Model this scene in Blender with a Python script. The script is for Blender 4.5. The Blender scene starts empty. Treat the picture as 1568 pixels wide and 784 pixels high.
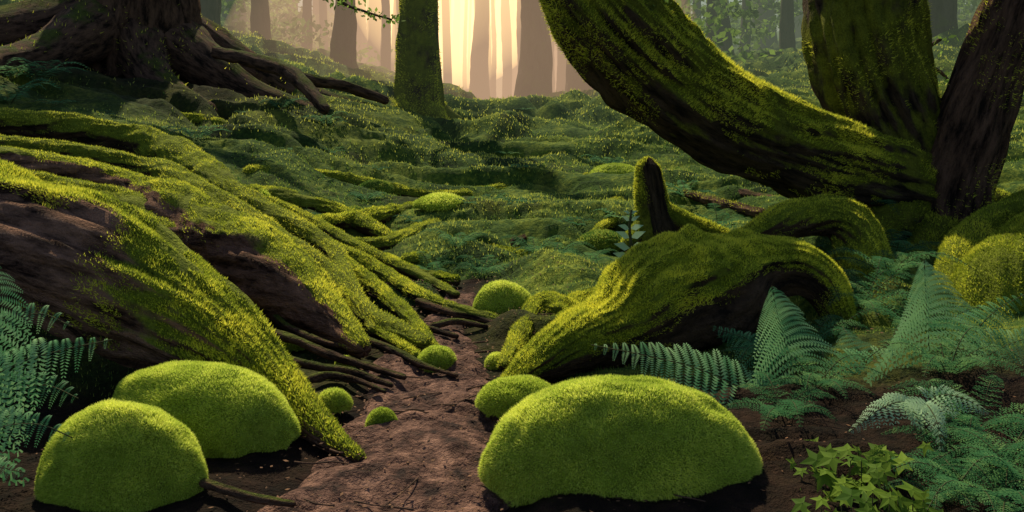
import bpy, math, random
import numpy as np
from mathutils import Vector
random.seed(7); rng=np.random.default_rng(7)
F_=1358.0; HY=103.0; CH=1.5
# ---------------------------------------------------------------- noise
def _h(i,j,k):
    n=(i*374761393+j*668265263+k*2147483647+i*k*97)&0xffffffff
    n=((n^(n>>13))*1274126177)&0xffffffff
    n=((n^(n>>16))*2246822519)&0xffffffff
    return ((n^(n>>15))&0xffffff)/float(0xffffff)*2-1
def vn(p):
    p=np.asarray(p,float); f=np.floor(p).astype(np.int64); t=p-f; t=t*t*(3-2*t)
    x,y,z=f[...,0],f[...,1],f[...,2]; a,b,c=t[...,0],t[...,1],t[...,2]
    L=lambda u,v,w:u+(v-u)*w
    return L(L(L(_h(x,y,z),_h(x+1,y,z),a),L(_h(x,y+1,z),_h(x+1,y+1,z),a),b),
             L(L(_h(x,y,z+1),_h(x+1,y,z+1),a),L(_h(x,y+1,z+1),_h(x+1,y+1,z+1),a),b),c)
def fbm(p,o=3):
    p=np.asarray(p,float); s=0;a=1.;t=0
    for i in range(o):
        s=s+a*vn(p*(2.03**i)+17.3*i); t+=a; a*=.5
    return s/t
def ss(a,b,x):
    t=np.clip((np.asarray(x,float)-a)/(b-a),0,1); return t*t*(3-2*t)
# ---------------------------------------------------------------- terrain
def pc(y):
    return -0.47+0.045*(np.clip(y,1,8)-3)+0.05*np.sin(np.clip(y,0,8)*2.2)
def pw(y):
    return np.interp(y,[0,3,3.8,4.7,5.3,6.0],[.46,.40,.34,.20,.11,.02])
def Hs(x,y):
    x=np.asarray(x,float); y=np.asarray(y,float)
    base=0.02*(np.clip(y,5,24)-5)
    c=pc(y)
    dl=np.maximum(0,c-.30-x); dr=np.maximum(0,x-c-.6)
    L=.245*dl*dl/(dl+.35)*ss(3.3,5.6,y)
    L=np.minimum(L,9)
    R=dr*dr/(dr+.5)*(.06+.09*ss(10,26,y))
    w=.115*y+1.0
    dip=-3.2*ss(20,48,y)*np.exp(-((x-(-.01*y))/w)**2)
    return base+L+np.minimum(R,8)+dip
def pmask(x,y):
    d=np.abs(x-pc(y))-pw(y)
    return np.where(y<6.3, ss(-.02,.30,d), 1.0)
def Hf(x,y):
    x=np.asarray(x,float); y=np.asarray(y,float)
    z0=np.zeros_like(x)
    q=lambda a,b,s:np.stack([x*a+s,y*b+s,z0+s],-1)
    wx=.45*vn(q(.7,.8,3.1))
    sl=y+.22*x
    b1=np.abs(vn(np.stack([x*.42+wx,sl*1.35+wx*1.3,z0],-1)))
    b2=np.abs(vn(np.stack([x*1.0+wx*2,sl*3.2+wx*2.2,z0+9],-1)))
    b3=np.abs(vn(q(4.0,8.5,5.)))
    b4=vn(q(19,23,7.))
    m=pmask(x,y)
    calm=1-.75*ss(-.5,-1.2,x)*ss(9.5,8.0,y)
    far=(1+1.0*ss(8,20,y))*(.35+.65*ss(3.6,6,y))*calm
    h=(b1*.29*far+b2*.15*far+b3*.05*calm+b4*.010-.12*(.3+.7*ss(3.6,6,y)))*m
    return Hs(x,y)+h-.035*(1-m)
def hs(x,y): return float(Hs(x,y))
def W(px,py,D): return np.array([(px-784)/F_*D, D, CH-(py-HY)*D/F_])
_DD=np.concatenate([np.linspace(2.4,30,3000),np.linspace(30,120,2000)])
def G(px,py):
    z=CH-(py-HY)*_DD/F_; g=Hs((px-784)/F_*_DD,_DD)
    k=np.argmax(z<g+.03)
    if not (z<g+.03).any(): k=len(_DD)-1
    return float(_DD[k])
# ---------------------------------------------------------------- mesh building
class B:
    def __init__(s,name): s.n=name; s.V=[];s.F=[];s.M=[];s.S=[];s.T=[];s.K=[];s.c=0;s.mats=[]
    def add(s,V,F,mat,smooth=True,tint=None,bk=None):
        V=np.asarray(V,float).reshape(-1,3)
        if not len(V): return
        if mat not in s.mats: s.mats.append(mat)
        s.V.append(V); F=np.asarray(F,int); s.F.append(F+s.c)
        s.M.append(np.full(len(F),s.mats.index(mat))); s.S.append(np.full(len(F),smooth))
        s.T.append(np.zeros(len(V)) if tint is None else tint)
        s.K.append(V.copy() if bk is None else bk); s.c+=len(V)
    def build(s):
        V=np.concatenate(s.V); me=bpy.data.meshes.new(s.n)
        me.vertices.add(len(V)); me.vertices.foreach_set('co',V.ravel())
        idx=np.concatenate([f.ravel() for f in s.F]); tot=np.concatenate([np.full(len(f),f.shape[1]) for f in s.F])
        st=np.concatenate([[0],np.cumsum(tot)[:-1]])
        me.loops.add(len(idx)); me.loops.foreach_set('vertex_index',idx.astype(np.int32))
        me.polygons.add(len(tot)); me.polygons.foreach_set('loop_start',st.astype(np.int32))
        me.polygons.foreach_set('loop_total',tot.astype(np.int32))
        me.polygons.foreach_set('material_index',np.concatenate(s.M).astype(np.int32))
        me.polygons.foreach_set('use_smooth',np.concatenate(s.S))
        a=me.attributes.new('tint','FLOAT','POINT'); a.data.foreach_set('value',np.concatenate(s.T).astype(np.float32))
        a=me.attributes.new('bk','FLOAT_VECTOR','POINT'); a.data.foreach_set('vector',np.concatenate(s.K).astype(np.float32).ravel())
        for m in s.mats: me.materials.append(MAT[m])
        me.update(calc_edges=True)
        o=bpy.data.objects.new(s.n,me); bpy.context.collection.objects.link(o); return o
def fuzz(b,V,F,n,ln,wd,mat='moss_fuzz',minz=-.2,cut=-9,seed=1,up=.35,tb=0.,bare=None):
    V=np.asarray(V);F=np.asarray(F); r=np.random.default_rng(seed)
    p0,p1,p2,p3=[V[F[:,i]] for i in (0,1,2,3)]
    nn=np.cross(p2-p0,p3-p1); A=np.linalg.norm(nn,axis=1)+1e-12; nn=nn/A[:,None]
    w=A*ss(minz-.15,minz+.25,nn[:,2])
    if bare is not None: w=w*np.clip(1-1.6*bare[F[:,0]],0,1)
    if w.sum()==0: return
    k=r.choice(len(F),n,p=w/w.sum()); u=r.random((n,1)); v=r.random((n,1))
    P=(p0[k]*(1-u)+p1[k]*u)*(1-v)+(p3[k]*(1-u)+p2[k]*u)*v; N=nn[k]
    g=fbm(P*3.1,2); g2=vn(P*14)
    keep=(g+N[:,2]*.35)>cut; P=P[keep];N=N[keep];g=g[keep];g2=g2[keep];n=len(P)
    if n==0: return
    d=N+np.array([0,0,up])+r.normal(0,.42,(n,3)); d/=np.linalg.norm(d,axis=1)[:,None]
    t=np.cross(d,r.normal(0,1,(n,3))); t/=np.linalg.norm(t,axis=1)[:,None]+1e-9
    L=ln*(.5+r.random((n,1)))*(1+.5*g[:,None]+.3*g2[:,None]); wv=wd*(.6+.8*r.random((n,1)))
    Vv=np.stack([P-t*wv-N*.002,P+t*wv-N*.002,P+d*L],1).reshape(-1,3)
    Ff=np.arange(3*n).reshape(n,3)
    T=np.repeat(np.clip(.50+.20*r.normal(0,1,n)+.5*g+.22*g2+tb,0,1),3)
    b.add(Vv,Ff,mat,False,T)
def cr(pts,step):
    P=np.array(pts,float); n=len(P); out=[]
    E=np.vstack([2*P[0]-P[1],P,2*P[-1]-P[-2]])
    for i in range(n-1):
        a,b_,c,d=E[i],E[i+1],E[i+2],E[i+3]
        m=max(2,int(np.linalg.norm(c[:3]-b_[:3])/step))
        for k in range(m):
            t=k/m
            out.append(.5*((2*b_)+(-a+c)*t+(2*a-5*b_+4*c-d)*t*t+(-a+3*b_-3*c+d)*t**3))
    out.append(P[-1]); o=np.array(out); o[:,3]=np.maximum(o[:,3],.002); return o
def tube(b,pts,mat,seg=28,step=.05,lump=.16,ridge=.10,rk=2.2,fz=0,fl=.02,fw=.003,fcut=-9,fminz=-.2,seed=0,twist=0.,tb=0.,fmat='moss_fuzz',bare=None):
    C=cr(pts,step); P=C[:,:3]; R=C[:,3]
    T=np.gradient(P,axis=0); T/=np.linalg.norm(T,axis=1)[:,None]+1e-9
    s=np.concatenate([[0],np.cumsum(np.linalg.norm(np.diff(P,axis=0),axis=1))])
    ref=np.array([0,0,1.]) if abs(T[0][2])<.8 else np.array([0,1.,0])
    U=np.zeros_like(P); u=np.cross(T[0],np.cross(ref,T[0])); u/=np.linalg.norm(u)
    for i in range(len(P)):
        u=u-T[i]*np.dot(u,T[i]); u/=np.linalg.norm(u); U[i]=u
    Wv=np.cross(T,U)
    e0=[(P[0]-T[0]*R[0]*.55,R[0]*.02),(P[0]-T[0]*R[0]*.5,R[0]*.5)]
    e1=[(P[-1]+T[-1]*R[-1]*.5,R[-1]*.5),(P[-1]+T[-1]*R[-1]*.55,R[-1]*.02)]
    P=np.vstack([e0[0][0],e0[1][0],P,e1[0][0],e1[1][0]]); R=np.concatenate([[e0[0][1],e0[1][1]],R,[e1[0][1],e1[1][1]]])
    U=np.vstack([U[0],U[0],U,U[-1],U[-1]]);Wv=np.vstack([Wv[0],Wv[0],Wv,Wv[-1],Wv[-1]]);s=np.concatenate([[s[0],s[0]],s,[s[-1],s[-1]]])
    th=np.linspace(0,2*np.pi,seg,endpoint=False); TH=th[None,:]+0*R[:,None]
    ph=TH+twist*s[:,None]
    dirv=np.cos(TH)[...,None]*U[:,None,:]+np.sin(TH)[...,None]*Wv[:,None,:]
    V=P[:,None,:]+dirv*R[:,None,None]
    rr=np.median(R)
    cyl=np.stack([np.cos(ph)*rk+seed,np.sin(ph)*rk,s[:,None]*.55/max(rr,.05)*.35+0*ph],-1)
    k=lump*fbm(V*(.45/max(rr,.06))+seed,3)+ridge*(np.abs(vn(cyl*1.6))-.35)+ridge*.4*vn(cyl*4)
    V=P[:,None,:]+dirv*(R[:,None]*(1+k))[...,None]
    bk=np.stack([np.cos(ph)*rr+seed,np.sin(ph)*rr,s[:,None]*.22+0*ph],-1).reshape(-1,3)
    n,m=len(P),seg; I=np.arange(n-1)[:,None]*m; J=np.arange(m)[None,:]; J2=(J+1)%m
    Fq=np.stack([I+J,I+J2,I+m+J2,I+m+J],-1).reshape(-1,4)
    bt=None
    if bare is not None:
        dv,t0,s0,s1=bare; dv=np.array(dv)/np.linalg.norm(dv)
        bt=(ss(t0,t0+.3,dirv@dv+.25*vn(V*4))*(1-ss(s0,s1,s))[:,None]).ravel()
    V=V.reshape(-1,3); b.add(V,Fq,mat,True,bk=bk,tint=bt)
    if fz: fuzz(b,V,Fq,int(fz),fl,fw,minz=fminz,cut=fcut,seed=seed+3,tb=tb,mat=fmat,bare=bt)
def dome(b,c,rx,ry,rz,mat,seed=0,nf=8000,fl=.012,fw=.0022,under=1.80,lob=.07,rot=0.,tb=0.,fmat='moss_fuzz',lean=0.):
    ni,nj=60,110
    ph=np.linspace(0.0,under,ni)[:,None]; th=np.linspace(0,2*np.pi,nj,endpoint=False)[None,:]
    X=np.sin(ph)*np.cos(th);Y=np.sin(ph)*np.sin(th);Z=np.cos(ph)+0*th
    D=np.stack([X,Y,Z],-1)
    k=1+lob*fbm(D*1.5+seed*3.7,2)+.035*fbm(D*5+seed,2)+.012*np.abs(vn(D*13+seed))
    e=np.abs(vn(np.stack([np.cos(th)*2.6+0*ph+seed,np.sin(th)*2.6+0*ph,0*ph+0*th],-1)))
    edge=ss(1.45,under,ph+0*th)
    k=k*(1-edge*.08)
    x=X*rx*k;y=Y*ry*k;z=Z*rz*k+edge*rz*.26*(e-.30)
    x=x+lean*z
    cr_,sr=math.cos(rot),math.sin(rot)
    V=np.stack([c[0]+x*cr_-y*sr,c[1]+x*sr+y*cr_,c[2]+z],-1).reshape(-1,3)
    I=np.arange(ni-1)[:,None]*nj;J=np.arange(nj)[None,:];J2=(J+1)%nj
    Fq=np.stack([I+J,I+nj+J,I+nj+J2,I+J2],-1).reshape(-1,4)
    b.add(V,Fq,mat,True)
    fuzz(b,V,Fq,nf,fl,fw,seed=seed+11,minz=-.9,tb=tb,mat=fmat,up=.1)
# ---------------------------------------------------------------- materials
MAT={}
def nt(name):
    m=bpy.data.materials.new(name); m.use_nodes=True; t=m.node_tree; t.nodes.clear(); MAT[name]=m
    return m,t,t.nodes,t.links
def noise(t,scale,det=4,rough=.6,vec=None):
    n=t.nodes.new('ShaderNodeTexNoise'); n.inputs['Scale'].default_value=scale; n.inputs['Detail'].default_value=det; n.inputs['Roughness'].default_value=rough
    if vec is not None: t.links.new(vec,n.inputs['Vector'])
    return n.outputs['Fac']
def ramp(t,fac,stops):
    r=t.nodes.new('ShaderNodeValToRGB'); e=r.color_ramp.elements
    e[0].position=stops[0][0]; e[0].color=(*stops[0][1],1); e[1].position=stops[-1][0]; e[1].color=(*stops[-1][1],1)
    for p,c in stops[1:-1]:
        q=e.new(p); q.color=(*c,1)
    t.links.new(fac,r.inputs[0]); return r.outputs[0]
def mix(t,f,a,b_):
    m=t.nodes.new('ShaderNodeMix'); m.data_type='RGBA'
    if isinstance(f,float): m.inputs[0].default_value=f
    else: t.links.new(f,m.inputs[0])
    t.links.new(a,m.inputs[6]); t.links.new(b_,m.inputs[7]); return m.outputs[2]
def math_(t,op,a,b_=None,c=None):
    m=t.nodes.new('ShaderNodeMath'); m.operation=op
    for i,v in enumerate((a,b_,c)):
        if v is None: continue
        if isinstance(v,(int,float)): m.inputs[i].default_value=v
        else: t.links.new(v,m.inputs[i])
    return m.outputs[0]
def pos(t):
    return t.nodes.new('ShaderNodeNewGeometry').outputs['Position']
def attr(t,n,k='Fac'):
    a=t.nodes.new('ShaderNodeAttribute'); a.attribute_name=n; return a.outputs[k]
def finish(t,col,bumpf=None,bs=.5,bd=.02,rough=.85,spec=.2,trans=0.):
    p=t.nodes.new('ShaderNodeBsdfPrincipled'); o=t.nodes.new('ShaderNodeOutputMaterial')
    t.links.new(col,p.inputs['Base Color']); p.inputs['Roughness'].default_value=rough
    p.inputs['Specular IOR Level'].default_value=spec
    if bumpf is not None:
        bn=t.nodes.new('ShaderNodeBump'); bn.inputs['Strength'].default_value=bs; bn.inputs['Distance'].default_value=bd
        t.links.new(bumpf,bn.inputs['Height']); t.links.new(bn.outputs[0],p.inputs['Normal'])
    if trans>0:
        tr=t.nodes.new('ShaderNodeBsdfTranslucent'); t.links.new(col,tr.inputs['Color'])
        mx=t.nodes.new('ShaderNodeMixShader'); mx.inputs[0].default_value=trans
        t.links.new(p.outputs[0],mx.inputs[1]); t.links.new(tr.outputs[0],mx.inputs[2]); t.links.new(mx.outputs[0],o.inputs[0])
    else: t.links.new(p.outputs[0],o.inputs[0])
def mossbark(name,cover,mA,mB,bA,bB,bscale=14):
    m,t,N,L=nt(name)
    P=pos(t); g=N.new('ShaderNodeNewGeometry'); sx=N.new('ShaderNodeSeparateXYZ'); L.new(g.outputs['Normal'],sx.inputs[0])
    n1=noise(t,2.6,4,.65,P); f=math_(t,'MULTIPLY_ADD',sx.outputs[2],.45,n1); f=math_(t,'ADD',f,cover)
    f=math_(t,'SUBTRACT',f,attr(t,'tint'))
    msk=ramp(t,f,[(.52,(0,0,0)),(.68,(1,1,1))])
    n2=noise(t,7,5,.7,P); n3=noise(t,70,3,.7,P)
    moss=ramp(t,math_(t,'MULTIPLY_ADD',n3,.5,math_(t,'MULTIPLY',n2,.6)),[(.36,mA),(.72,mB)])
    bv=attr(t,'bk','Vector'); nb=noise(t,bscale,6,.7,bv)
    bark=ramp(t,nb,[(.38,bA),(.60,bB)])
    col=mix(t,msk,bark,moss)
    h=math_(t,'ADD',math_(t,'MULTIPLY',nb,1.8),math_(t,'MULTIPLY',n3,.6))
    finish(t,col,h,1.,.05,.9,.12)
def simple(name,stops,scale,bscale=40,bs=.5,bd=.01,trans=0.,usetint=False,rough=.85,spec=.2,bkv=False):
    m,t,N,L=nt(name); P=attr(t,'bk','Vector') if bkv else pos(t)
    f=noise(t,scale,5,.65,P)
    if usetint: f=math_(t,'ADD',math_(t,'MULTIPLY',f,.35),math_(t,'MULTIPLY',attr(t,'tint'),.65))
    col=ramp(t,f,stops); finish(t,col,noise(t,bscale,4,.7,P) if not usetint else None,bs,bd,rough,spec,trans)
mossbark('mossy_root',.10,(.045,.068,.008),(.32,.37,.034),(.016,.010,.006),(.12,.070,.040))
mossbark('mossy_log',-.02,(.045,.068,.008),(.32,.37,.034),(.026,.012,.008),(.34,.18,.115))
mossbark('mossy_trunk',.14,(.032,.045,.006),(.30,.31,.028),(.012,.009,.006),(.10,.066,.040),18)
mossbark('brown_trunk',-.28,(.02,.035,.006),(.13,.15,.02),(.015,.009,.006),(.18,.098,.060),16)
mossbark('far_trunk',-.05,(.02,.035,.01),(.09,.11,.02),(.018,.014,.012),(.075,.058,.048),9)
simple('distant_bark',[(.3,(.03,.024,.026)),(.7,(.09,.07,.066))],6,20,bkv=True)
simple('cushion_moss',[(.3,(.13,.18,.018)),(.7,(.36,.44,.050))],22,90,.8,.01)
simple('moss_fuzz',[(.05,(.055,.090,.009)),(.38,(.36,.44,.040)),(.76,(.95,.90,.10))],5,trans=.5,usetint=True,spec=.05)
simple('cushion_fuzz',[(.05,(.20,.29,.030)),(.42,(.58,.70,.095)),(.78,(.95,.97,.22))],5,trans=.45,usetint=True,spec=.05)
simple('grass_fuzz',[(.1,(.020,.075,.020)),(.40,(.135,.26,.050)),(.76,(.66,.68,.12))],.9,trans=.5,usetint=True,spec=.05)
simple('fern_green',[(.1,(.035,.15,.060)),(.5,(.13,.36,.14)),(.85,(.38,.64,.27))],3,trans=.45,usetint=True,rough=.6,spec=.15)
simple('fern_pale',[(.1,(.20,.38,.20)),(.9,(.44,.64,.36))],6,trans=.4,usetint=True,rough=.6,spec=.2)
simple('fern_under',[(.1,(.020,.10,.038)),(.5,(.070,.21,.078)),(.9,(.26,.44,.14))],2,trans=.45,usetint=True,spec=.05)
simple('leaf_bright',[(.1,(.045,.11,.010)),(.9,(.21,.32,.03))],9,trans=.35,usetint=True,rough=.7,spec=.1)
simple('leaf_back',[(.1,(.05,.11,.025)),(.9,(.28,.42,.08))],1,trans=.5,usetint=True)
simple('stem',[(.3,(.03,.04,.012)),(.7,(.08,.08,.03))],20)
simple('path_dirt',[(.36,(.026,.012,.009)),(.5,(.125,.060,.043)),(.66,(.32,.17,.12))],9,30,1.,.06)
simple('twig',[(.3,(.025,.014,.009)),(.7,(.13,.07,.042))],12,40)
simple('litter',[(.1,(.03,.014,.008)),(.9,(.22,.11,.055))],8,usetint=True)
m,t,N,L=nt('ground_moss'); P=pos(t)
a=ramp(t,math_(t,'ADD',math_(t,'MULTIPLY',noise(t,1.3,5,.65,P),.6),math_(t,'MULTIPLY',noise(t,22,4,.7,P),.4)),[(.36,(.012,.030,.009)),(.5,(.06,.11,.020)),(.66,(.28,.32,.040))])
brown=ramp(t,noise(t,9,5,.7,P),[(.35,(.004,.002,.002)),(.7,(.032,.015,.010))])  # soil brown, taken near black so foreground shade sits in its colour
bm=ramp(t,noise(t,.75,4,.6,P),[(.56,(0,0,0)),(.64,(1,1,1))])
f=math_(t,'MAXIMUM',math_(t,'MULTIPLY',bm,.55),attr(t,'tint'))
finish(t,mix(t,f,a,brown),math_(t,'ADD',noise(t,14,5,.7,P),math_(t,'MULTIPLY',noise(t,60,3,.7,P),.5)),.9,.04,.92,.1)
# ---------------------------------------------------------------- ground
def axis(lo,a,b_,hi,st,g):
    v=list(np.arange(a,b_,st)); s=st;x=b_
    while x<hi: v.append(x); s*=g; x+=s
    v.append(hi); s=st;x=a-st;l=[]
    while x>lo: l.append(x); s*=1.1; x-=s
    l.append(lo); return np.array(l[::-1]+v)
xs=axis(-200,-4.5,4.5,200,.030,1.025); ys=axis(-30,2.4,8.5,400,.026,1.010)
xs=np.unique(np.concatenate([-xs[xs>4.4],xs[xs>-4.5]]))
X,Y=np.meshgrid(xs,ys); Z=Hf(X,Y)
nx,ny=len(xs),len(ys); I=np.arange(ny-1)[:,None]*nx; J=np.arange(nx-1)[None,:]
Fq=np.stack([I+J,I+J+1,I+nx+J+1,I+nx+J],-1).reshape(-1,4)
def brownmap(x,y):
    bt=(1-pmask(x,y))
    bt=np.maximum(bt,ss(.9,.2,np.abs(x-pc(y))-pw(y))*(y<5.6)*.85)
    bt=np.maximum(bt,ss(4.6,3.8,y)*.98)  # foreground soil, also painting in the dark of the hollow
    bt=np.maximum(bt,ss(-.6,-1.1,x)*ss(8.6,7.2,y)*.55)
    return np.maximum(bt,np.exp(-(((x+5.0)/2.8)**2+((y-12.3)/2.4)**2))*.9)
b=B('forest_ground'); b.add(np.stack([X,Y,Z],-1),Fq,'ground_moss',True,np.clip(brownmap(X,Y),0,1).ravel()); b.build()
ys2=np.arange(1.2,5.9,.015); us=np.linspace(-1,1,80)
Yp=ys2[:,None]+0*us[None]; edge=pw(Yp)*(1+.22*vn(np.stack([Yp*3.1,np.sign(us)[None]*4+0*Yp,0*Yp],-1)))+.05
Xp=pc(Yp)+us[None]*edge
rip=.050*np.abs(vn(np.stack([Xp*1.7+Yp,Yp*6.5+.9*np.sin(Xp*4),0*Xp],-1)))+.022*np.abs(vn(np.stack([Xp*4+Yp*2,Yp*15+Xp*3,0*Xp],-1)))+.012*vn(np.stack([Xp*14,Yp*22,0*Xp],-1))
Zp=Hs(Xp,Yp)-.022+rip-.05*np.abs(us[None])**6
n_,m_=Xp.shape; I=np.arange(n_-1)[:,None]*m_;J=np.arange(m_-1)[None,:]
b=B('dirt_path'); b.add(np.stack([Xp,Yp,Zp],-1),np.stack([I+J,I+J+1,I+m_+J+1,I+m_+J],-1).reshape(-1,4),'path_dirt'); b.build()
def blades(name,n,d0,d1,spread,l0,l1,w0,mat,seed):
    r=np.random.default_rng(seed); D=np.exp(r.uniform(math.log(d0),math.log(d1),n)); x=r.uniform(-spread,spread,n)*(D+1.5)
    g=fbm(np.stack([x*1.6,D*1.6,0*x+seed],-1),2)
    mk=(pmask(x,D)>.85)&(g>-.25)&(r.random(n)>brownmap(x,D)*1.1)
    x=x[mk];D=D[mk];g=g[mk];n=len(x); z=Hf(x,D)
    P=np.stack([x,D,z],-1); d=np.stack([r.normal(0,.5,n),r.normal(-.1,.5,n),np.ones(n)],-1); d/=np.linalg.norm(d,axis=1)[:,None]
    an=r.uniform(-.9,.9,n); t_=np.stack([np.cos(an),np.sin(an),0*an],-1)
    hh=(z-Hs(x,D))
    L_=(l0+l1*D)*(.5+r.random(n))*(1+.6*g); w_=w0*D*(.6+.8*r.random(n))
    V=np.stack([P-t_*w_[:,None]-[0,0,.01],P+t_*w_[:,None]-[0,0,.01],P+d*L_[:,None]],1).reshape(-1,3)
    bb=B(name); T=np.repeat(np.clip(.38+.18*r.normal(0,1,n)+.35*g+1.5*hh,0,1),3); bb.add(V,np.arange(3*n).reshape(n,3),mat,False,T); bb.build()  # tint rises with hump height: lit tops and dark gaps in blade colour
blades('ground_moss_tufts',230000,2.6,26,.72,.006,.0020,.00062,'grass_fuzz',5)
# ---------------------------------------------------------------- roots
def RP(l,sink=.5):
    out=[]
    for px,py,r in l:
        D=G(px,py+r*sink); p=W(px,py,D); out.append((*p,r*D/F_))
    return out
def WP(l): return [(*W(px,py,D),r*D/F_) for px,py,r,D in l]
b=B('mossy_fallen_log')
tube(b,WP([(-260,310,120,5.0),(-100,335,108,4.75),(50,372,96,4.5),(180,430,92,4.3),(300,500,82,4.1),(385,562,52,3.92),(445,618,34,3.74),(495,662,22,3.6),(552,702,9,3.42)]),'mossy_log',seg=80,step=.025,lump=.22,ridge=.2,fz=80000,fl=.015,fw=.0024,fcut=-.1,fminz=.12,seed=1,rk=3,twist=.4,bare=((-.35,-.75,.46),.50,1.8,2.4))  # moss left off the underside so its shade is part of the colour
b.build()
def root(pts,name='mossy_tree_root',mat='mossy_root',fz=9000,sink=.5,auto=True,**k):
    bb=B(name); k.setdefault('lump',.28); k.setdefault('ridge',.26); k.setdefault('seg',40); k.setdefault('step',.03); k.setdefault('twist',1.5); k.setdefault('fminz',.12)  # fminz keeps moss off undersides, setting dark gaps between roots by colour
    sd=len(bpy.data.objects)
    tube(bb,RP(pts,sink) if auto else WP(pts),mat,fz=fz,seed=sd,fl=k.pop('fl',.013),fw=k.pop('fw',.0024),fcut=k.pop('fcut',-.12),**k)
    return bb.build()
root([(-160,290,34),(-40,296,34),(100,305,28),(200,325,30),(258,365,26),(282,405,20),(305,445,12)],fz=14000)
root([(-150,245,36),(0,257,30),(130,280,30),(230,310,40),(320,367,54),(400,415,58),(475,465,44),(525,505,26),(556,535,13)],mat='mossy_log',fz=26000,fcut=.0,fminz=.35,bare=((-.2,-.95,.1),.55,9,10))
root([(-150,226,16),(0,226,17),(120,236,16),(240,266,20),(330,310,21),(420,364,18),(500,414,14),(550,466,12),(575,508,9)],fz=12000,sink=.2)
root([(-120,180,24),(0,187,23),(110,200,23),(220,222,25),(300,258,28),(350,296,22),(430,338,17),(505,380,15),(530,428,14),(560,478,15),(610,508,16),(655,528,11)],fz=18000,sink=.3)
root([(495,378,11),(560,402,12),(620,440,11),(680,468,10),(750,487,8),(790,500,5)],fz=6000,sink=.2)
root([(515,395,11),(575,440,11),(620,480,11),(650,512,9),(668,535,6)],fz=6000,sink=.2)
root([(520,440,8),(555,480,8),(585,510,8),(640,545,6)],fz=4000,sink=.2)
root([(360,300,9),(430,318,10),(500,352,10),(560,385,9),(640,420,8),(700,452,6)],fz=6000,sink=.0)
root([(530,376,12),(600,372,13),(660,352,15),(720,342,14),(800,343,14),(870,330,14),(930,318,13),(985,305,12),(1050,292,9)],fz=14000,sink=-.7)
root([(790,372,9),(840,350,8),(880,336,7),(930,322,6)],fz=3000,mat='brown_trunk',fcut=.3,sink=-.7)
root([(985,330,8),(930,345,8),(905,360,6)],fz=2000)
for pts in ([(400,505,7),(450,520,7),(510,545,7),(560,560,6),(620,578,4)],[(420,545,6),(480,560,7),(540,570,6),(600,590,4)],
            [(450,590,6),(500,575,6),(545,582,5),(590,600,3)],[(560,520,6),(610,540,6),(650,560,5),(700,575,3)],[(640,462,6),(690,478,6),(730,486,5),(770,498,4)],
            [(660,500,5),(700,492,5),(745,500,4)],[(590,505,5),(640,500,5),(700,515,4)],[(300,735,7),(380,760,7),(450,772,5)],
            [(410,470,5),(440,500,6),(500,525,5),(560,535,3)]):
    root(pts,name='tree_root',mat='brown_trunk',fz=0,seg=14,step=.02,sink=.0)
root([(760,602,9,4.05),(790,578,20,4.15),(830,552,34,4.3),(885,522,42,4.45),(945,502,54,4.6),(1005,465,78,4.75),(1080,445,84,4.9),(1150,414,52,5.0),(1215,410,38,5.0),(1262,440,31,4.95),(1290,500,22,4.85)],auto=False,fz=80000,fcut=-.2,seg=72,step=.025,lump=.30,ridge=.22,rk=3,twist=.6,fminz=-.1,bare=((0,-.75,-.65),.55,9,10))
root([(1120,372,12,5.6),(1170,352,20,5.7),(1225,335,28,5.8),(1285,340,34,5.8),(1320,390,40,5.7),(1330,460,40,5.5)],auto=False,fz=16000,seg=48)
root([(800,520,8),(815,480,16),(835,470,20),(870,478,22),(900,490,16)],fz=7000,fminz=-.1)
root([(860,500,12),(885,470,20),(915,462,22),(950,455,22)],fz=7000,fminz=-.1)
root([(770,560,8),(785,535,12),(800,505,14),(815,480,12)],fz=3000,fminz=-.1)
root([(1020,262,4),(1080,282,6),(1150,300,7),(1220,312,7)],name='tree_root',mat='brown_trunk',fz=0,sink=.3)
root([(1030,290,6),(1100,310,8),(1170,328,9)],name='tree_root',mat='brown_trunk',fz=800,sink=.3)
for pts in ([(330,300,14),(420,305,18),(500,322,16),(560,345,12),(600,365,8)],[(380,265,10),(470,270,13),(560,285,13),(640,300,10),(720,300,7)],
            [(700,300,8),(780,292,12),(860,282,12),(940,272,9)],[(430,232,7),(540,240,10),(640,238,10),(740,250,7)],[(620,400,10),(700,388,13),(790,392,13),(880,400,10)],
            [(480,340,9),(560,335,13),(640,322,12),(700,325,8)],[(760,240,6),(850,236,9),(940,228,8)],[(700,430,8),(640,420,10),(590,398,9)],[(230,170,8),(320,190,12),(410,215,11),(480,232,7)]):
    root(pts,fz=6000,sink=-.7,fl=.014,fw=.004,lump=.35,tb=-.05)
D=6.6; b=B('mossy_stump')
tube(b,WP([(1005,385,48,D),(1002,350,34,D),(998,315,24,D),(994,280,21,D),(992,255,17,D),(993,246,9,D)]),'mossy_trunk',seg=40,step=.02,fz=12000,fl=.014,fw=.003,fcut=-.2,seed=40,bare=((.3,-.95,0),.6,9,10))
tube(b,WP([(1000,320,18,D),(1030,335,18,D),(1065,348,16,D-.05),(1110,365,14,D-.1)]),'mossy_root',seg=28,step=.03,fz=5000,fl=.014,fw=.003,seed=41)
tube(b,WP([(995,340,18,D),(972,362,14,D-.1),(955,378,8,D-.2)]),'mossy_root',seg=24,step=.03,fz=2000,fl=.014,fw=.003,seed=42); b.build()
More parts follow.
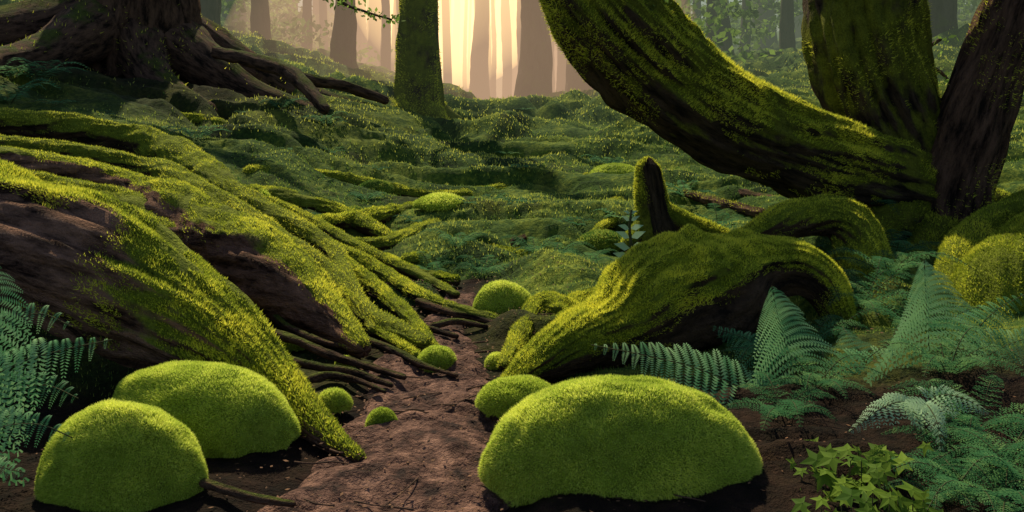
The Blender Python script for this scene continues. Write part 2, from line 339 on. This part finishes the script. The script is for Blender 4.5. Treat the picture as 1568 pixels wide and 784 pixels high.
# ---------------------------------------------------------------- big leaning tree
b=B('leaning_mossy_tree'); kw=dict(seg=80,step=.035,lump=.18,ridge=.24,rk=3.6)
tube(b,WP([(1455,335,70,6.9),(1400,290,64,6.9),(1310,258,64,6.75),(1210,224,66,6.55),(1110,178,72,6.35),(1010,105,80,6.2),(928,15,80,6.1),(870,-80,72,6.3),(850,-180,52,6.8),(860,-290,20,7.3)]),'mossy_trunk',fz=150000,fl=.022,fw=.0032,fcut=-.25,fminz=-.55,seed=50,twist=.3,tb=.08,**kw)
tube(b,WP([(1430,345,66,7.0),(1405,285,66,7.05),(1375,215,72,7.15),(1345,140,82,7.2),(1330,50,88,7.25),(1326,-60,88,7.3),(1320,-300,80,7.3),(1310,-700,66,7.3),(1290,-1100,45,7.3)]),'mossy_trunk',fz=70000,fl=.024,fw=.003,fcut=-.1,fminz=-.8,seed=51,twist=.35,tb=.05,**kw)
tube(b,WP([(1450,400,90,6.8),(1452,350,74,6.8),(1458,290,58,6.8),(1482,215,50,6.8),(1510,130,48,6.8),(1545,40,50,6.8),(1575,-60,52,6.8),(1600,-260,48,6.8),(1610,-600,36,6.8)]),'brown_trunk',fz=16000,fl=.022,fw=.003,fcut=.12,fminz=-.6,seed=52,**kw)
for i,pp in enumerate([[(1400,330,40,6.8),(1350,350,30,6.5),(1310,385,22,6.2),(1270,420,12,6.0)],[(1440,360,48,6.7),(1420,400,34,6.3),(1390,450,22,5.9)],[(1490,350,45,6.7),(1540,390,36,6.4),(1590,430,25,6.1)],[(1500,320,40,7.0),(1570,345,30,7.2),(1640,370,20,7.4)]]):
    tube(b,WP(pp),'mossy_trunk',seg=36,step=.04,fz=5000,fl=.018,fw=.003,fcut=-.1,seed=60+i,tb=-.2)
b.build()
b=B('mossy_root_mound')
tube(b,WP([(1700,330,60,5.9),(1620,375,66,5.6),(1560,440,80,5.3),(1540,520,80,5.1),(1550,600,70,4.9)]),'mossy_root',seg=64,step=.03,fz=40000,fl=.014,fw=.003,seed=71,lump=.22,ridge=.14,twist=1,tb=-.25)
tube(b,WP([(1680,300,40,6.4),(1560,335,36,6.2),(1500,365,34,6.0),(1470,410,34,5.7),(1462,470,30,5.4)]),'mossy_root',seg=40,step=.03,fz=16000,fl=.014,fw=.003,seed=72,ridge=.14,tb=-.2)
b.build()
# ---------------------------------------------------------------- trees
def tree(x,y,r,h,name='forest_tree',mat='far_trunk',roots=6,lean=(0,0),fz=0,rl=2.6,seed=0,seg=32,limbs=4,flare=1.6):
    rr=random.Random(seed); b=B(name); z=hs(x,y)+.05
    pts=[(x,y,z-.4,r*flare*1.05),(x,y,z,r*flare),(x,y,z+r*.7,r*1.25),(x,y,z+r*1.8,r*1.07)]
    for k in (.3,.55,.8,1.):
        pts.append((x+lean[0]*k*h+rr.uniform(-.1,.1),y+lean[1]*k*h,z+h*k,r*(1-.55*k)))
    tube(b,pts,mat,seg=seg,step=max(.08,r*.25),lump=.10,ridge=.18,rk=3.5,fz=fz,fl=.04,fw=.006,fcut=.05,fminz=-.8,seed=seed)
    for k in range(roots):
        a=k/roots*6.283+rr.uniform(-.4,.4); ln=r*rl*rr.uniform(.7,1.3); q=[]
        for s_,rs,up in ((.2,.60,1.1),(.75,.48,.55),(1.2,.34,.22),(1.8,.24,.10),(2.6,.14,.02)):
            xx=x+math.cos(a+.1*s_)*ln*s_/1.6; yy=y+math.sin(a+.1*s_)*ln*s_/1.6
            q.append((xx,yy,hs(xx,yy)+r*up*.9+.04,r*rs))
        tube(b,q,mat,seg=18,step=.12,lump=.2,ridge=.16,fz=fz//12 if fz else 0,fl=.04,fw=.006,fcut=.1,seed=seed+k)
    for k in range(limbs):
        zz=z+h*rr.uniform(.45,.95); a=rr.uniform(0,6.28); l=rr.uniform(1,2.5)
        tube(b,[(x,y,zz,r*.22),(x+math.cos(a)*l*.5,y+math.sin(a)*l*.5,zz+.4,r*.14),(x+math.cos(a)*l,y+math.sin(a)*l,zz+1.1,r*.05)],mat,seg=8,step=.3)
    return b.build()
D=G(205,112); tree((205-784)/F_*D,D,82*D/F_,7.5,mat='brown_trunk',roots=10,seed=3,seg=80,rl=3.0,fz=4000,flare=1.25,lean=(-.12,.1),limbs=2)
D=16; tree((640-784)/F_*D,D,33*D/F_,8.0,mat='mossy_trunk',roots=8,seed=5,seg=64,fz=22000,rl=2.6,flare=1.8)
for i,(px,D,r) in enumerate([(525,24,18),(400,27,14),(318,24,19),(445,40,10),(365,38,10),(735,40,17),(818,27,27),(888,29,20),(700,62,8),(575,44,13),(1040,34,14),(1102,31,20),(1175,42,14),(1205,30,11),(1440,24,22),(1225,52,20),(60,22,22),(775,46,8),(860,38,9),(920,40,15),(965,36,14),(490,44,12),(590,34,8),(685,48,5),(712,50,4),(757,46,5),(795,42,5),(845,44,6),(905,46,8),(555,46,9),(940,48,8),(270,32,12),(350,38,9),(470,32,8),(1140,36,8),(1070,40,7),(995,40,9)]):
    tree((px-784)/F_*D,D,r*D/F_,random.uniform(7,9.5) if D<35 else random.uniform(9,13),mat='far_trunk' if D<35 else 'distant_bark',roots=5 if D<35 else 0,seed=20+i,seg=20,limbs=3 if D<35 else 0,rl=1.7)
b=B('distant_forest')
rr=random.Random(4)
for i in range(260):
    D=rr.uniform(38,95); px=rr.uniform(-500,2000) if i%3 else rr.uniform(540,960)
    x=(px-784)/F_*D; r=rr.uniform(.08,.26); z=hs(x,D); h=rr.uniform(10,18)
    tube(b,[(x,D,z-.5,r*1.3),(x,D,z+1,r),(x+rr.uniform(-.3,.3),D,z+h*.5,r*.8),(x+rr.uniform(-.6,.6),D,z+h,r*.3)],'distant_bark',seg=9,step=1.5,lump=.06,ridge=.05)
b.build()
# ---------------------------------------------------------------- leaves
def leaves(b,c,rad,n,size,mat,seed,tb=.5):
    r=np.random.default_rng(seed); d=r.normal(0,1,(n,3)); d/=np.linalg.norm(d,axis=1)[:,None]
    P=np.array(c)+d*(r.random((n,1))**.5)*np.array(rad)
    t1=r.normal(0,1,(n,3)); t1/=np.linalg.norm(t1,axis=1)[:,None]; t2=np.cross(t1,r.normal(0,1,(n,3))); t2/=np.linalg.norm(t2,axis=1)[:,None]
    s=size*(.5+r.random((n,1)))
    V=np.stack([P,P+t1*s*.5+t2*s*.28,P+t1*s,P+t1*s*.5-t2*s*.28],1).reshape(-1,3)
    b.add(V,np.arange(4*n).reshape(n,4),mat,False,np.repeat(np.clip(tb+.25*r.normal(0,1,n),0,1),4))
b=B('understory_foliage'); rr=random.Random(12)
for i in range(270):
    side=rr.random()
    px=rr.uniform(-300,540) if side<.4 else rr.uniform(950,1900)
    D=rr.uniform(22,60) if side>=.4 else rr.uniform(26,60)
    x=(px-784)/F_*D; hgt=rr.uniform(.2,1.8) if side<.4 else rr.uniform(.3,4.0)
    R_=rr.uniform(.5,1.5)
    leaves(b,(x,D,hs(x,D)+hgt),(R_*1.4,R_,R_*.5),int(150*R_),.16+.003*D,'leaf_back',i,rr.uniform(.2,.75))
b.build()
def twig_branch(pts,n,size,mat,seed,name='leafy_branch'):
    b=B(name); tube(b,WP(pts),'twig',seg=8,step=.05)
    C=cr(WP(pts),.12)
    for i,c in enumerate(C): leaves(b,c[:3],(.2,.16,.06),max(3,n//len(C)),size,mat,seed*50+i,.7)
    b.build()
twig_branch([(470,-60,4,11),(520,0,3,11),(560,18,2,11),(600,30,1.5,11)],190,.07,'leaf_back',1)
twig_branch([(640,-80,3,13),(560,-20,2,13),(520,5,1.5,13)],160,.08,'leaf_back',2)
twig_branch([(960,-60,4,6),(985,-10,3,6),(1000,15,2,6)],80,.045,'leaf_back',3)
twig_branch([(1440,60,3,9),(1400,90,3,9),(1440,110,3,9),(1470,150,2,9)],140,.06,'leaf_back',4)
def fb(pts,name='fallen_branch',mat='brown_trunk',sink=-1.3):
    root(pts,name=name,mat=mat,fz=300,fcut=.3,seg=16,step=.08,sink=sink,fl=.03,fw=.004)
fb([(-40,35,9),(20,65,10),(70,98,10),(115,128,8)])
fb([(-30,90,7),(40,110,8),(100,135,7)])
def wfb(pts):
    bb=B('fallen_branch'); tube(bb,WP(pts),'brown_trunk',seg=18,step=.08,lump=.25,ridge=.2,seed=5); bb.build()
wfb([(330,80,10,12.5),(400,96,11,12.0),(445,112,12,11.5),(475,140,11,11.0),(498,168,8,10.6)])
wfb([(400,98,7,12.0),(470,122,9,12.2),(530,132,9,12.6),(592,155,6,12.8)])
fb([(200,118,12),(280,128,14),(340,145,12),(400,165,7)])
fb([(90,118,14),(180,130,14),(260,150,12),(330,180,7)])
fb([(690,165,4),(730,185,5),(770,212,4)],mat='mossy_root')
# ---------------------------------------------------------------- moss cushions
def cushion(px0,px1,pt,pb,D=None,seed=0,nf=9000,depth=.6,fl=.012,fw=.0024,tb=.0,lob=.06,lean=0.,rot=0.,hr=(.6,.9),mat='cushion_moss',fm='cushion_fuzz'):
    if D is None: D=G((px0+px1)/2,pb-(pb-pt)*.12)
    pxm=(px0+px1)/2; x=(pxm-784)/F_*D; rx=(px1-px0)/2*D/F_*1.02
    zt=CH-(pt-HY)*D/F_; zb=float(Hf(x,D))+.015 if D>4.5 else min(float(Hf(x,D)),hs(x,D))+.035
    rz=min(max(zt-zb,rx*hr[0]),rx*hr[1])
    b=B('moss_cushion'); dome(b,(x,D,zb),rx,rx*depth,rz,mat,seed=seed,nf=nf,fl=fl,fw=fw,tb=tb,lob=lob,lean=lean,rot=rot,fmat=fm); return b.build()
cushion(744,1158,578,778,3.17,1,130000,.42,fl=.010,fw=.0019,lob=.05)
cushion(62,308,620,755,3.18,2,80000,.5,fl=.010,fw=.0019,hr=(.6,1.1),lob=.08)
cushion(150,464,587,705,3.62,3,80000,.42,fl=.010,fw=.0020,rot=-.25,lob=.08)
cushion(732,860,584,642,3.86,4,20000,.6)
cushion(725,815,425,478,None,5,14000,.7,hr=(.7,.95))
cushion(640,697,513,556,None,6,9000,.7,hr=(.7,.95))
cushion(488,536,586,618,None,7,8000,.7,hr=(.7,.95))
cushion(564,607,606,646,None,8,8000,.7,hr=(.8,1.1))
cushion(514,542,525,547,None,9,4000,.7,hr=(.7,.95))
cushion(745,776,515,547,None,10,5000,.7,hr=(.7,1.0))
cushion(424,466,484,512,None,11,5000,.7,hr=(.5,.7))
for i,(a_,b2,c_,d_) in enumerate([(350,415,261,292),(545,602,261,284),(900,985,236,278),(882,962,338,368),(635,712,308,334),(520,560,300,318)]):
    cushion(a_,b2,c_,d_,None,30+i,5000,.7,fl=.02,fw=.005,hr=(.4,.55),fm='grass_fuzz' if i%2 else 'cushion_fuzz')
# ---------------------------------------------------------------- ferns
def frond(b,pts,maxlen,hint,npin,m,droop,mat,ang=.25,seed=0,tb=.5,base=.12,lf=.34,rad=.004,cap=.66):
    r=random.Random(seed); C=cr([(*p,1) for p in pts],.01)[:,:3]
    s=np.concatenate([[0],np.cumsum(np.linalg.norm(np.diff(C,axis=0),axis=1))]); tot=s[-1]
    V=[];Fq=[];Tn=[]
    hint=np.array(hint,float); hint/=np.linalg.norm(hint)
    at=lambda u:np.array([np.interp(u*tot,s,C[:,k]) for k in range(3)])
    for i in range(npin):
        u=base+(1-base)*((i+.5)/npin)**.9; p=at(u); T=at(min(1,u+.02))-at(max(0,u-.02)); T/=np.linalg.norm(T)+1e-9
        S=np.cross(T,hint); S/=np.linalg.norm(S)+1e-9
        v=(u-base)/(1-base); L=maxlen*min(1,.55+v*2.2)*(1-v)**.8*r.uniform(.86,1.08)+.004
        for sg in (-1,1):
            d=sg*S*math.cos(ang)+T*math.sin(ang)+hint*r.uniform(-.16,.16); d/=np.linalg.norm(d)
            o=np.cross(hint,d); o/=np.linalg.norm(o)
            tint=min(1,max(0,tb+r.gauss(0,.18)))
            if m<=1:
                w=tot/npin*.42; k0=len(V); dd=np.array([0,0,-droop*L])
                V+= [p,p+d*L*.4+o*w+dd*.2,p+d*L+dd,p+d*L*.4-o*w+dd*.2]; Fq.append((k0,k0+1,k0+2,k0+3)); Tn+=[tint]*4; continue
            h=L/m*.5
            for k in range(m):
                q=(k+.5)/m; c=p+d*L*q-np.array([0,0,droop*L*q*q]); ll=L*lf*(1-q)**.6*.8+.003
                ll=min(ll,tot/npin*cap*(1-.55*q))
                dq=d-np.array([0,0,2*droop*q]); dq/=np.linalg.norm(dq)
                for s2 in (-1,1):
                    oo=o*s2; k0=len(V)
                    V+=[c-dq*h,c+oo*ll*.55-dq*h*.5,c+oo*ll+dq*h*.9,c+oo*ll*.5+dq*h*1.0]; Fq.append((k0,k0+1,k0+2,k0+3)); Tn+=[tint]*4
    b.add(np.array(V),np.array(Fq),mat,False,np.array(Tn))
    tube(b,[(*p,rad*(1-.8*i/(len(pts)-1))) for i,p in enumerate(pts)],'stem',seg=6,step=.03,lump=0,ridge=0)
def wp3(l): return [W(*q) for q in l]
b=B('fern')
frond(b,wp3([(1240,690,4.0),(1222,600,4.0),(1205,530,3.95),(1190,480,3.85),(1182,438,3.75)]),.46,(0,-.85,.5),20,18,.5,'fern_green',-.1,1,.85)
frond(b,wp3([(1240,690,4.0),(1170,620,3.9),(1080,570,3.85),(990,545,3.8),(905,528,3.8)]),.27,(0,-.6,.8),22,11,.25,'fern_green',.2,2,.8)
frond(b,wp3([(1240,690,4.0),(1300,600,4.1),(1370,560,4.2),(1450,545,4.3)]),.30,(0,-.7,.7),20,10,.3,'fern_green',.2,3,.6)
frond(b,wp3([(1240,700,3.9),(1180,665,3.75),(1120,650,3.65),(1060,650,3.6)]),.22,(0,-.5,.85),20,9,.25,'fern_green',.2,4,.5)
frond(b,wp3([(1240,700,3.9),(1230,680,3.7),(1210,680,3.5),(1190,700,3.35)]),.2,(0,-.5,.85),18,9,.25,'fern_green',.2,5,.5)
frond(b,wp3([(1240,700,3.9),(1270,660,3.7),(1290,670,3.55),(1300,710,3.4)]),.2,(0,-.5,.85),18,9,.25,'fern_green',.2,51,.5)
frond(b,wp3([(1240,690,4.0),(1190,560,4.2),(1140,520,4.35),(1090,500,4.4)]),.26,(0,-.6,.8),20,10,.3,'fern_green',.2,52,.4)
b.build()
b=B('fern')
frond(b,wp3([(1430,640,4.1),(1424,560,4.1),(1420,490,4.05),(1417,440,3.95),(1415,398,3.85)]),.60,(0,-.85,.5),20,20,.5,'fern_green',-.1,6,1.0)
frond(b,wp3([(1430,640,4.3),(1480,570,4.2),(1540,530,4.1),(1600,510,4.0)]),.34,(0,-.7,.7),22,12,.3,'fern_green',.15,7,.7)
frond(b,wp3([(1430,640,4.3),(1370,590,4.2),(1320,540,4.3),(1290,500,4.5)]),.28,(0,-.7,.7),20,11,.3,'fern_green',.15,8,.7)
frond(b,wp3([(1430,640,4.3),(1500,620,4.0),(1560,640,3.8),(1600,680,3.6)]),.3,(0,-.6,.8),22,11,.3,'fern_green',.15,9,.5)
frond(b,wp3([(1430,640,4.3),(1380,640,4.0),(1310,650,3.8),(1250,680,3.7)]),.26,(0,-.6,.8),22,11,.3,'fern_green',.15,10,.5)
frond(b,wp3([(1430,640,4.3),(1470,540,4.5),(1520,480,4.6),(1570,450,4.6)]),.3,(0,-.6,.8),20,10,.3,'fern_green',.15,53,.5)
frond(b,wp3([(1430,650,4.2),(1450,660,3.9),(1480,690,3.65),(1500,740,3.45)]),.26,(0,-.5,.85),20,10,.3,'fern_green',.15,54,.5)
b.build()
b=B('fern')
for i,l in enumerate([[(1415,660,3.5),(1412,625,3.4),(1420,620,3.25),(1436,650,3.15),(1442,692,3.1)],[(1415,660,3.5),(1390,618,3.4),(1350,625,3.3),(1300,662,3.25)],[(1415,660,3.5),(1430,610,3.45),(1470,608,3.4),(1515,632,3.35)]]):
    frond(b,wp3(l),.11,(0,-.5,.85),15,6,.4,'fern_pale',.5,20+i,.75,base=.15,lf=.6,rad=.003,cap=.8)
b.build()
b=B('fern')
frond(b,wp3([(-120,760,3.2),(-70,640,3.25),(-20,540,3.3),(0,460,3.35),(-10,400,3.4)]),.42,(.2,-.8,.5),18,13,.45,'fern_green',-.25,30,.6)
frond(b,wp3([(-120,760,3.2),(-60,620,3.2),(20,560,3.2),(100,535,3.2),(172,520,3.2)]),.30,(0,-.8,.6),16,11,.5,'fern_green',-.1,31,.8)
frond(b,wp3([(-120,780,3.2),(-60,690,3.1),(0,655,3.05),(60,650,3.0),(110,670,3.0)]),.22,(0,-.8,.6),16,10,.4,'fern_green',.0,32,.6)
frond(b,wp3([(-120,760,3.4),(-60,560,3.5),(0,500,3.5),(60,480,3.5),(110,500,3.5)]),.27,(0,-.8,.6),16,10,.4,'fern_green',.0,33,.6)
frond(b,wp3([(-120,790,3.0),(-60,730,2.95),(-10,715,2.9),(40,725,2.9)]),.15,(0,-.6,.8),18,8,.35,'fern_green',.1,34,.5)
frond(b,wp3([(-120,780,3.4),(-50,640,3.5),(10,600,3.5),(70,590,3.5),(120,610,3.45)]),.26,(0,-.8,.6),16,10,.4,'fern_green',.0,35,.5)
b.build()
def rosette(b,x,y,R,seed,mat='fern_under',n=8,npin=13,m=1,tb=.5,el=.7):
    r=random.Random(seed); z=float(Hf(x,y))-.02
    for k in range(n):
        a=k/n*6.283+r.uniform(-.3,.3); l=R*r.uniform(.75,1.15); e=el*r.uniform(.6,1.2)
        pts=[np.array([x+math.cos(a)*l*s_,y+math.sin(a)*l*s_,z+l*(e*1.9*s_-e*1.5*s_*s_)]) for s_ in (0,.25,.5,.75,1)]
        frond(b,pts,l*.24,(0,-.15,1),npin,m,.15,mat,.35,seed*10+k,tb+r.uniform(-.2,.2),rad=.003)
rr=random.Random(31)
spots=[(1330,370,.45),(1300,330,.4),(1370,400,.4),(1250,470,.4),(1320,480,.4),(700,390,.3),(740,410,.28),(820,385,.3),(850,400,.3),(660,400,.25),(900,400,.3),(300,215,.4),(60,130,.6),(15,150,.6),(20,120,.6),(500,220,.35),(430,200,.4),(930,255,.4),(1050,300,.4),(1100,340,.35),(560,300,.25),(1500,640,.35),(1490,750,.3),(1540,770,.3),(1540,700,.35),(1440,745,.25),(1400,500,.4),(1250,600,.3),(1200,640,.3),(1480,700,.3),(1565,740,.3),(1180,560,.3),(1450,580,.35),(1240,520,.35),(1360,450,.4),(1440,490,.35)]
b=B('fern_undergrowth')
for i,(px,py,R_) in enumerate(spots):
    D=G(px,py); rosette(b,(px-784)/F_*D,D,R_,100+i,n=8,npin=16,m=4 if py>330 else 1)
for i in range(80):
    px=rr.uniform(-60,1500); py=160+rr.random()**1.2*230
    D=G(px,py); x=(px-784)/F_*D
    rosette(b,x,D,rr.uniform(.12,.26)*(.7+.03*D),300+i,n=6,npin=9,m=1,tb=rr.uniform(.2,.7),el=.45)
b.build()
b=B('seedling'); D=5.5
tube(b,WP([(966,425,3,D),(968,390,2.6,D),(964,350,2.2,D),(967,322,1.5,D)]),'stem',seg=8,step=.02,lump=0,ridge=0)
for i,(py,s_) in enumerate([(412,.13),(396,.13),(380,.12),(364,.11),(350,.09),(338,.07),(326,.05)]):
    for sg in (-1,1):
        p=W(965,py,D); d=np.array([sg*.9,-.35,.30+.05*i*(i%2)]); d/=np.linalg.norm(d); o=np.cross(d,[0,-.7,.7])
        q=[p,p+d*s_*.4+o*s_*.3,p+d*s_,p+d*s_*.4-o*s_*.3]; b.add(q,[[0,1,2,3]],'fern_pale',False,np.full(4,1.))
b.build()
def lobed(b,p,s,seed,mat='leaf_bright',tb=.5):
    r=random.Random(seed); a0=r.uniform(0,6.28); n=np.array([r.gauss(0,.4),r.gauss(-.45,.35),1.]); n/=np.linalg.norm(n)
    u=np.cross(n,[math.cos(a0),math.sin(a0),0.1]); u/=np.linalg.norm(u); v=np.cross(n,u)
    rad=[.15,.6,.35,.85,.4,1.0,.4,.85,.35,.6]; k=len(rad); V=[p]
    for i,q in enumerate(rad):
        a=i/k*6.283-math.pi; V.append(p+(u*math.cos(a)+v*math.sin(a))*s*q-np.array([0,0,.25*s*q*q]))
    b.add(V,[[0,1+i,1+(i+1)%k] for i in range(k)],mat,False,np.full(k+1,min(1,max(0,tb+r.gauss(0,.3)))))
b=B('broadleaf_plant'); rr=random.Random(8)
for i in range(90):
    px=rr.gauss(1325,60); py=rr.uniform(695,810); px=min(max(px,1215),1440); D=G(px,py)-.05+rr.uniform(-.03,.1)
    p=W(px,py,D); z=hs(p[0],p[1]); p[2]=z+rr.uniform(.02,.13)
    lobed(b,p,rr.uniform(.035,.07),i)
    tube(b,[(p[0],p[1],z-.02,.0015),(p[0],p[1],p[2],.001)],'stem',seg=5,step=.05,lump=0,ridge=0)
b.build()
b=B('leaf_litter'); rr=random.Random(9)
for i in range(2600):
    y=rr.uniform(2.6,6.2); x=pc(y)+rr.gauss(0,.6) if i%3 else rr.uniform(-2,2.4)
    p=np.array([x,y,float(Hs(x,y))+.02])
    if pmask(x,y)>.5: p[2]=float(Hf(x,y))+.01
    a=rr.uniform(0,6.28); s_=rr.uniform(.004,.012); u=np.array([math.cos(a),math.sin(a),rr.uniform(-.3,.3)]); v=np.array([-math.sin(a),math.cos(a),rr.uniform(-.3,.3)])
    b.add([p,p+u*s_+v*s_*.5,p+u*s_*2,p+u*s_-v*s_*.5],[[0,1,2,3]],'litter',False,np.full(4,rr.random()))
b.build()
b=B('scattered_twigs')
for i in range(60):
    y=rr.uniform(2.6,6); x=pc(y)+rr.gauss(0,.45); a=rr.gauss(0,.5); l=rr.uniform(.05,.22); pts=[]
    for s_ in (0,.35,.7,1):
        xx=x+math.cos(a)*l*s_; yy=y+math.sin(a)*l*s_+rr.uniform(-.01,.01); pts.append((xx,yy,float(max(Hs(xx,yy),Hf(xx,yy)))+.012,rr.uniform(.002,.005)))
    tube(b,pts,'twig',seg=6,step=.03,lump=.1,ridge=0)
b.build()
# ---------------------------------------------------------------- mist, its light emitted by the volumes
def vol(name,col,dens):  # volume glows by itself in place of scattered light
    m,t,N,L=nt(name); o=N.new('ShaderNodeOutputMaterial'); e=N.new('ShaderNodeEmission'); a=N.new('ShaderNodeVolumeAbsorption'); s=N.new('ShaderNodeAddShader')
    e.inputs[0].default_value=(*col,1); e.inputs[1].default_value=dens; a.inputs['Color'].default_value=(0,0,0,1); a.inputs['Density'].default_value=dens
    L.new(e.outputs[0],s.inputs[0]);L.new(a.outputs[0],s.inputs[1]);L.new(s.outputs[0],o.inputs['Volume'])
vol('mist_emit_cool',(.21,.25,.17),.017); vol('mist_emit_warm',(1.5,.84,.50),.019); vol('mist_emit_core',(8.5,5.6,2.2),.024)
bpy.ops.mesh.primitive_cube_add(size=1,location=(0,66,1)); o=bpy.context.object; o.name='forest_mist'; o.scale=(240,104,16); o.data.materials.append(MAT['mist_emit_cool'])  # pale haze comes from emission, not from daylight in the mist
bpy.ops.mesh.primitive_uv_sphere_add(segments=64,ring_count=32,location=(-1.6,42,1.6)); o=bpy.context.object; o.name='glow_mist'; o.scale=(9.5,24,6.5); o.data.materials.append(MAT['mist_emit_warm'])  # warm sun glow put in as emission; no sunlight is scattered here
bpy.ops.mesh.primitive_uv_sphere_add(segments=64,ring_count=32,location=(-3.2,50,6.6)); o=bpy.context.object; o.name='glow_mist'; o.scale=(5.6,15,6.4); o.data.materials.append(MAT['mist_emit_core'])  # brightest part of the glow, also self-emitting
# ---------------------------------------------------------------- light, sky, camera
sc=bpy.context.scene; el=math.radians(48); az=math.radians(-18)
w=bpy.data.worlds.new('World'); sc.world=w; w.use_nodes=True; t=w.node_tree
sky=t.nodes.new('ShaderNodeTexSky'); sky.sky_type='NISHITA'; sky.sun_disc=False; sky.sun_elevation=el; sky.sun_rotation=az
bg=t.nodes['Background']; t.links.new(sky.outputs[0],bg.inputs[0]); bg.inputs[1].default_value=.10
ld=bpy.data.lights.new('sun','SUN'); ld.energy=5; ld.angle=math.radians(.6); ld.color=(1,.88,.60)
lo=bpy.data.objects.new('sun',ld); sc.collection.objects.link(lo)
lo.rotation_euler=Vector((math.sin(az)*math.cos(el),math.cos(az)*math.cos(el),math.sin(el))).to_track_quat('Z','Y').to_euler()
cd=bpy.data.cameras.new('camera'); co=bpy.data.objects.new('camera',cd); sc.collection.objects.link(co)
co.location=(0,0,CH); co.rotation_euler=(math.pi/2,0,0); cd.sensor_width=36; cd.lens=36*F_/1568; cd.shift_y=-(392-HY)/1568; cd.clip_start=.05; cd.clip_end=2000
sc.camera=co
sc.view_settings.view_transform='Standard'; sc.view_settings.look='None'; sc.view_settings.exposure=0
